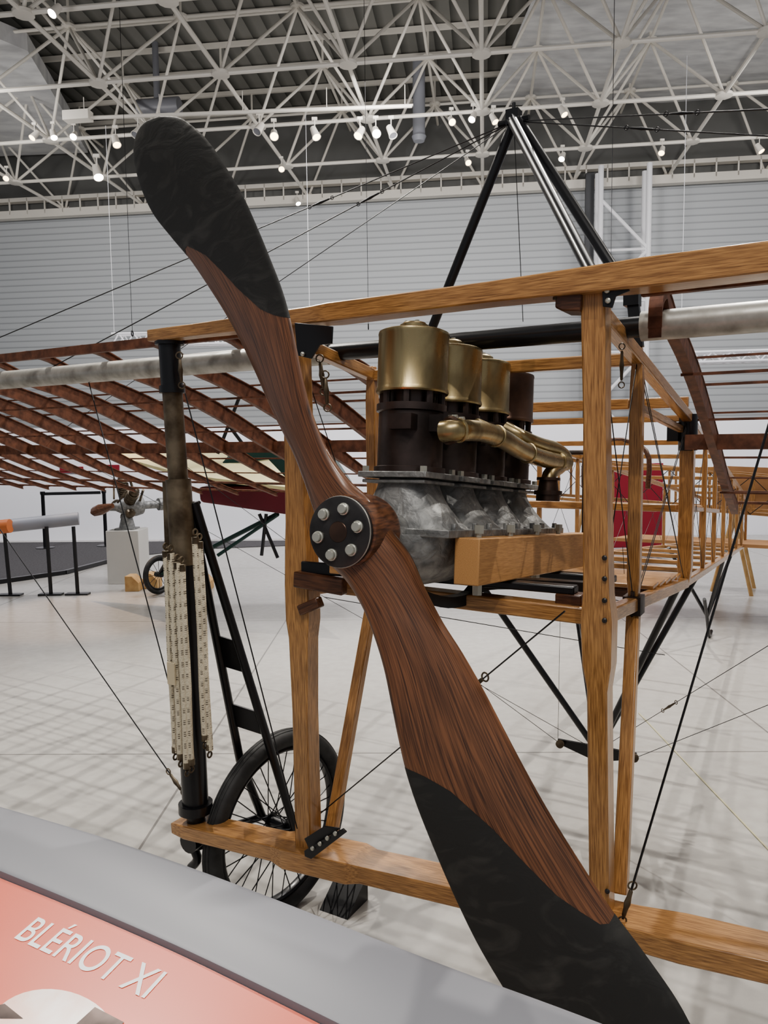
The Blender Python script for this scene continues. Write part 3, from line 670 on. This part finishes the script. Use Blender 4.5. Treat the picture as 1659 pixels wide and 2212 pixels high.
for x,y0,y1,D_ in ((264,170,715,15),(788,130,700,15),(1327,10,570,13)):
    p=Pd(x,y0,D_); q=Pd(x+(10 if x<1000 else -3),y1,D_); q.x=p.x
    b=MB().cyl(V((p.x,p.y,11.9)),q,.005,n=6); b.torus(q-Z*.05,V((1,0,0)),.05,.012,14,6)
    meta(b.fin('suspension_cable','wire'),'thin steel suspension cable hanging from truss','cable')
# ---------------- background exhibits
pb=Pz(268,1262,0)
b=MB(); b.box(pb+Z*.33+V((0,.2,0)),V((.2,0,0)),V((0,.2,0)),Z*.33); meta(b.fin('display_plinth','plinth',bev=.006),'pale grey square display plinth on floor','plinth')
ec=pb+V((0,.2,.945)); fwd=V((-.75,-.65,0)).normalized()
rad=MB().lathe(ec-fwd*.22,fwd,[(0,.06),(.02,.11),(.1,.13),(.22,.13),(.28,.09),(.36,.05),(.48,.04),(.48,.02)],24)
rad.cyl(ec-Z*.27,ec-Z*.1,.1,.06,n=16); rad.box(ec-Z*.275,V((.12,0,0)),V((0,.12,0)),Z*.008)
rad.cyl(ec-fwd*.42,ec-fwd*.2,.05,n=12).cyl(ec-fwd*.5,ec-fwd*.42,.08,n=12)
RE=rad.fin('radial_engine','alu'); meta(RE,'small silver radial aircraft engine with wooden propeller stub','engine')
x,y=perp(fwd)
for k in range(5):
    a=2*math.pi*k/5+.31+math.pi/2; d=x*math.cos(a)+y*math.sin(a); pr=[(.1,.05)]
    L_=8
    for q in range(L_): pr+= [(.13+q*.022,.072),(.139+q*.022,.072),(.140+q*.022,.052),(.151+q*.022,.052)]
    pr+=[(.14+L_*.022,.06),(.19+L_*.022,.05),(.21+L_*.022,.02)]
    if d.z<-.5: pr=[(.1,.045),(.12,.06),(.16,.06),(.17,.04)]
    b=MB().lathe(ec,d,pr,16)
    if d.z>-.5: b.tube([ec+fwd*.14+d*.1,ec+fwd*.1+d*.36],.012,8).tube([ec-fwd*.14+d*.1,ec-fwd*.1+d*.36],.016,8)
    b.fin('engine_cylinder','worn',RE)
pc=ec+fwd*.24
b=MB(); dd=V((-.85,.5,-.25)).normalized()
b.tube([pc-dd*.1,pc,pc+dd*.12,pc+dd*.24,pc+dd*.3],[.03,.05,.07,.06,.02],10); b.fin('propeller_stub','propb',RE)
b=MB(); q0=Pd(-40,1142,8.6); q1=Pd(170,1120,8.9)
b.tube([q0,q1],.075,16); LR=b.fin('information_rail','greyl'); meta(LR,'grey curved-top information rail with orange end, on black legs','display rail')
b=MB(); o1=Pd(22,1136,8.58); b.tube([q0-(q1-q0).normalized()*.02,o1],.078,16); b.fin('end_panel','orange',LR)
for x_ in (8,100,158):
    p=Pd(x_,1128,8.7); g=Pd(x_+(10 if x_<20 else 6),1200,8.7); g.z=.0
    MB().cyl(p-Z*.05,V((g.x,g.y-.0,.01)),.022,n=8).box(V((g.x,g.y,.01)),V((.13,0,0)),V((0,.05,0)),Z*.01).fin('leg','black',LR)
for k in (0,1):
    p=Pz(98,1185,0)+V((.95*k,.2*k,0))
    b=MB(); b.lathe(V((p.x,p.y,0)),Z,[(0,.15),(.02,.15),(.03,.03),(.9,.03),(.92,.04),(.96,.04)],16)
    if k==0: b.seg(V((p.x,p.y,.92)),V((p.x+.9,p.y+.19,.92)),.01,.05)
    meta(b.fin('stanchion','black'),'black retractable belt barrier post by partition','barrier',group='belt barrier posts')
for x_,y_ in ((285,1278),(326,1272),(440,1275)):
    p=Pz(x_,y_,0); b=MB(); b.prism([p+V((-.08,0,0)),p+V((.08,0,0)),p+V((.08,0,.1)),p+V((.0,0,.18)),p+V((-.08,0,.18))],V((0,.2,0))); meta(b.fin('wheel_chock','pine',bev=.004),'raw pine wheel chock on floor','chock',group='pine wheel chocks')
D2=7.6
c2=Pd(600,1280,D2); c2.z=0
A2o=empty('vintage_aircraft',c2,'dark green and maroon vintage aircraft with cream wing','airplane')
P=lambda x,y,D_:Pd(x,y,D_)
b=MB()
b.prism([P(428,1052,7.6),P(640,1050,7.6),P(760,1060,7.6),P(760,1120,7.6),P(620,1112,7.6),P(432,1085,7.6)],V((0,.6,0))); b.fin('fuselage','maroon',A2o,bev=.03)
b=MB(); b.prism([P(478,1000,7.7),P(500,975,7.7),P(560,962,7.7),P(700,960,7.7),P(760,1052,7.7),P(470,1052,7.7)],V((0,.5,0))); b.fin('cowling','green',A2o,bev=.04)
b=MB(); b.prism([P(185,972,8.8),P(560,978,8.0),P(640,1062,6.9),P(400,1032,7.3)],Z*.03); b.fin('lower_wing','cream',A2o)
for (xa,ya,xb,yb) in ((470,1200,600,1112),(600,1205,560,1110),(565,1200,575,1110),(520,850,470,980),(450,860,540,980)):
    MB().cyl(P(xa,ya,7.8),P(xb,yb,7.8),.018,n=8).fin('strut','green' if xa==470 else 'black',A2o)
ww=Pz(345,1283,0); wc=V((ww.x,ww.y,.225)); wax2=(V((.8,-.5,0))).normalized()
w_=MB().torus(wc,wax2,.2,.025,40,10).torus(wc,wax2,.165,.01,40,8); w_.cyl(wc-wax2*.05,wc+wax2*.05,.03)
for k in range(12):
    x,y=perp(wax2); a=k*math.pi/6; w_.cyl(wc,wc+(x*math.cos(a)+y*math.sin(a))*.165,.003,n=5)
w_.fin('wheel','rubber',A2o)
MB().cyl(wc,P(600,1110,7.8),.025,n=8).fin('strut','green',A2o)
MB().cyl(wc,P(430,1085,7.8),.02,n=8).fin('strut','black',A2o)
p=Pz(1375,1183,0); b=MB(); b.box(V((p.x,p.y,.67)),V((.41,.05,0)),V((0,.03,0)),Z*.66); SC=b.fin('exhibit_screen','redsc',bev=.01); meta(SC,'crimson free-standing exhibit screen','screen')
F0=Pd(1150,985,9.6); F1=Pd(1720,1035,8.2)
FA=empty('fuselage_skeleton',V(((F0.x+F1.x)/2,(F0.y+F1.y)/2,0)),'uncovered wooden aircraft fuselage skeleton with tan canvas decking','airplane')
fd=(F1-F0); fn=Z.cross(fd.normalized())
for a in (-.28,.28):
    for h in (0,-.48):
        beam('longeron',F0+fn*a+Z*h,F1+fn*a*.8+Z*h*.8,.035,.035,'ash',FA,bev=.003)
for k in range(8):
    f=k/7; c=F0.lerp(F1,f); hh=-.48*(1-.2*f)
    for a in (-.28,.28): beam('upright',c+fn*a*(1-.2*f)+Z*hh,c+fn*a*(1-.2*f),.026,.026,'ash',FA,up=fd.normalized(),bev=.002)
    if k<7:
        c2_=F0.lerp(F1,(k+1)/7)
        for a in (-.28,):
            tubeo('bracing_wire',[c+fn*a,c2_+fn*a*.9+Z*hh],.004,'wire',FA,5); tubeo('bracing_wire',[c+fn*a+Z*hh,c2_+fn*a*.9],.004,'wire',FA,5)
MB().prism([F0+fn*.3+Z*.02,F0.lerp(F1,.3)+fn*.3+Z*.02,F0.lerp(F1,.3)-fn*.3+Z*.02,F0-fn*.3+Z*.02],Z*.08).fin('canvas_decking','tan',FA,bev=.02)
MB().prism([F0.lerp(F1,.72)+fn*.32-Z*.45,F1+fn*.32-Z*.42,F1+fn*.32+Z*.1,F0.lerp(F1,.72)+fn*.32+Z*.06],fn*.02).fin('canvas_side','tan',FA)
for f in (.25,.8):
    c=F0.lerp(F1,f)-Z*.42
    for a in (-.25,.25):
        for e in (-.2,.2): MB().cyl(c+fn*a,V((c.x,c.y,0))+fn*a+fd.normalized()*e,.022,n=8).fin('trestle_leg','pine',FA)
def sign(name,x0,y0,x1,y1,mt,label):
    nrm=Z.cross(dn)
    if nrm.y>0: nrm=-nrm
    pts=[hit(x,y,pp0+nrm*.06,nrm) for x,y in ((x0,y0),(x1,y0),(x1,y1),(x0,y1))]
    b=MB(); b.prism(pts,nrm*.02); return meta(b.fin(name,mt),label,'sign')
sign('wall_sign',130,1008,180,1021,'redsc','small red rectangular wall sign'); sign('wall_sign',212,1004,258,1017,'redsc','small red rectangular wall sign')
# ---------------- near information rail
top=[(-150,1694),(0,1735),(200,1793),(400,1860),(600,1934),(800,2012),(1000,2088),(1200,2160),(1340,2213),(1500,2278)]
bot=[(-150,1818),(0,1880),(130,1933),(260,1988),(400,2050),(560,2126),(740,2214),(900,2296),(1050,2375),(1200,2460)]
zr=1.0
tp=[Pz(x,y,zr) for x,y in top]; bp_=[Pz(x,y,zr) for x,y in bot]
b=MB(); vs=[];fs=[]
tp=smoothpath(tp,34); bp_=smoothpath(bp_,34)
for a,c_ in zip(tp,bp_):
    w_=(c_-a)
    for f,h in ((0.01,-.05),(0,-.014),(.015,-.006),(.05,-.0015),(.1,0),(.94,0),(.985,-.003),(1,-.01),(1,-.05)): vs.append(a+w_*f+Z*h)
k=9
for i in range(33):
    for j in range(k): fs.append((i*k+j,i*k+(j+1)%k,(i+1)*k+(j+1)%k,(i+1)*k+j))
fs+=[tuple(range(k)),tuple(33*k+j for j in range(k))]
b.add(vs,fs); IR=b.fin('information_rail','grey'); meta(IR,'grey curved rail with salmon information panel before airplane','display rail')
e0=Pz(0,1880,zr); e1=Pz(740,2214,zr); dd=(e1-e0).normalized(); q=V((-dd.y,dd.x,0))
if q.y>0: q=-q
qd=(q*math.cos(.2)-Z*math.sin(.2)).normalized(); nn=dd.cross(-qd).normalized()
if nn.z<0: nn=-nn
po=e0-Z*.012
b=MB()
vs=[];fs=[]
for a in bp_:
    k_=(a-po).dot(nn)/nn.z
    a0=a-Z*k_; vs+=[a0+qd*.001, a0+qd*.6]
for i in range(33): fs.append((i*2,i*2+1,i*2+3,i*2+2))
vs2=[v-Z*.02 for v in vs]
b.add(vs,fs); b.add(vs2,fs); b.fin('information_panel','red',IR)
def onp(x,y,o_=.0): return hit(x,y,po+nn*o_,nn)
def textobj(body,p,size,mt,par,xd):
    cu=bpy.data.curves.new('lettering','FONT'); cu.body=body; cu.size=size; cu.offset=size*.006
    to=bpy.data.objects.new('tmp',cu); bpy.context.collection.objects.link(to)
    dg=bpy.context.evaluated_depsgraph_get(); me=bpy.data.meshes.new_from_object(to.evaluated_get(dg)); bpy.data.objects.remove(to)
    me.materials.clear(); me.materials.append(M[mt])
    o=bpy.data.objects.new('lettering',me); Y=nn.cross(xd).normalized(); X=Y.cross(nn)
    mw=Matrix.Translation(p)@Matrix((X,Y,nn)).transposed().to_4x4(); place(o,mw,par); return o,me
p0=onp(27,2024,.0008); p1=onp(312,2156,.0008); L=(p1-p0).length
o,me=textobj('BLÉRIOT XI',p0,.1,'letter',IR,(p1-p0).normalized())
# make sure the letter faces point up, away from the panel
bm=bmesh.new(); bm.from_mesh(me)
for f in bm.faces:
    if f.normal.z<0: f.normal_flip()
bm.to_mesh(me); bm.free()
wd=max(v.co.x for v in me.vertices); sc=L/wd; o.matrix_basis=o.matrix_basis@Matrix.Diagonal((sc,sc*1.14,1,1))
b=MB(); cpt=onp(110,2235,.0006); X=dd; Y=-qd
b.add([cpt+X*.10*math.cos(a)+Y*.055*math.sin(a) for a in [2*math.pi*k/40 for k in range(40)]],[tuple(range(40))]); b.fin('picture_glare_disc','picglare',IR)  # picture disc whitened to stand in for glare on the panel
b=MB(); b.add([onp(150,2225,.001),onp(205,2175,.001),onp(268,2208,.001),onp(240,2235,.001)],[(0,1,2,3)]); b.fin('printed_silhouette','iron',IR)
b=MB(); b.add([onp(-20,2175,.001),onp(10,2168,.001),onp(50,2200,.001),onp(0,2200,.001)],[(0,1,2,3)]); b.fin('printed_silhouette','iron',IR)
for x_,y_ in ((-100,1800),(900,2250)):
    p=Pz(x_,y_,zr); MB().cyl(V((p.x,p.y,.0)),V((p.x,p.y,zr-.04)),.03,n=12).fin('leg','black',IR)
p=Pz(690,1966,0)
b=MB(); b.prism([p,p+AV*.14,p+AV*.14+Z*.10],RV*.12)
meta(b.fin('wheel_chock','black'),'black wedge chock beside main wheel','chock')
# ================================================================= LIGHT
wd=bpy.data.worlds.new('world'); bpy.context.scene.world=wd; wd.use_nodes=True
wd.node_tree.nodes['Background'].inputs[0].default_value=(.92,.95,1,1); wd.node_tree.nodes['Background'].inputs[1].default_value=.28
def area(loc,tgt,e,sz_,col=(1,.97,.93)):
    l=bpy.data.lights.new('lamp','AREA'); l.energy=e; l.size=sz_; l.color=col; l.shape='DISK'
    o=bpy.data.objects.new('added_area_lamp',l); bpy.context.collection.objects.link(o); o.location=loc  # added light with no fixture of its own
    o.rotation_euler=(V(tgt)-V(loc)).to_track_quat('-Z','Y').to_euler()
def spotl(loc,tgt,e,deg=50,rad=.05,col=(1,.95,.88)):
    l=bpy.data.lights.new('spot','SPOT'); l.energy=e; l.spot_size=math.radians(deg); l.spot_blend=.6; l.shadow_soft_size=rad; l.color=col
    o=bpy.data.objects.new('spot_lamp',l); bpy.context.collection.objects.link(o); o.location=loc
    o.rotation_euler=(V(tgt)-V(loc)).to_track_quat('-Z','Y').to_euler()
area((0,14,8.3),(0,15,0),150,3); area((-9,16,8),(-9,24,4),190,2); area((9,15,8),(9,22,4),190,2); area((0,16,8),(0,25,4),170,2)
area((-1,-2,6),(0,3,1),90,1.6)
area((2,5,8.2),(1.5,5,0),110,3)
area((-6,9,6.5),(-6,13.4,.9),250,1.5,(1,.98,1)); area((0,9,6.5),(0,13.4,.9),250,1.5,(1,.98,1)); area((6,9,6.5),(6,13.4,.9),250,1.5,(1,.98,1))  # area lights added to brighten the partition
spotl((-4,5,8.4),(-.2,2.5,1),1200,65); spotl((3.5,7.5,8.4),(.6,3,1),1400,65); spotl((-3,9,8.4),(.3,3,.8),1200,60); spotl((1,-1.5,6.5),(.2,2.2,1.3),320,50); spotl((6,3,8),(1,3.8,.6),800,60)
pw=Pz(190,1325,0); spotl((pw.x-1,pw.y+3,8.4),(pw.x,pw.y,0),1500,16,.05,(1,.68,.45))
hp=onp(100,2130); dr=(hp-CAMP).normalized(); rr=dr-nn*2*dr.dot(nn); lp=hp+rr*8
area(lp,hp,14,.25,(1,.97,.92))  # unseen light added along the mirror ray to put glare on the panel
sc_=bpy.context.scene; sc_.view_settings.view_transform='AgX'
try: sc_.view_settings.look='AgX - Medium High Contrast'
except Exception as e: print(e)
sc_.view_settings.exposure=0.15
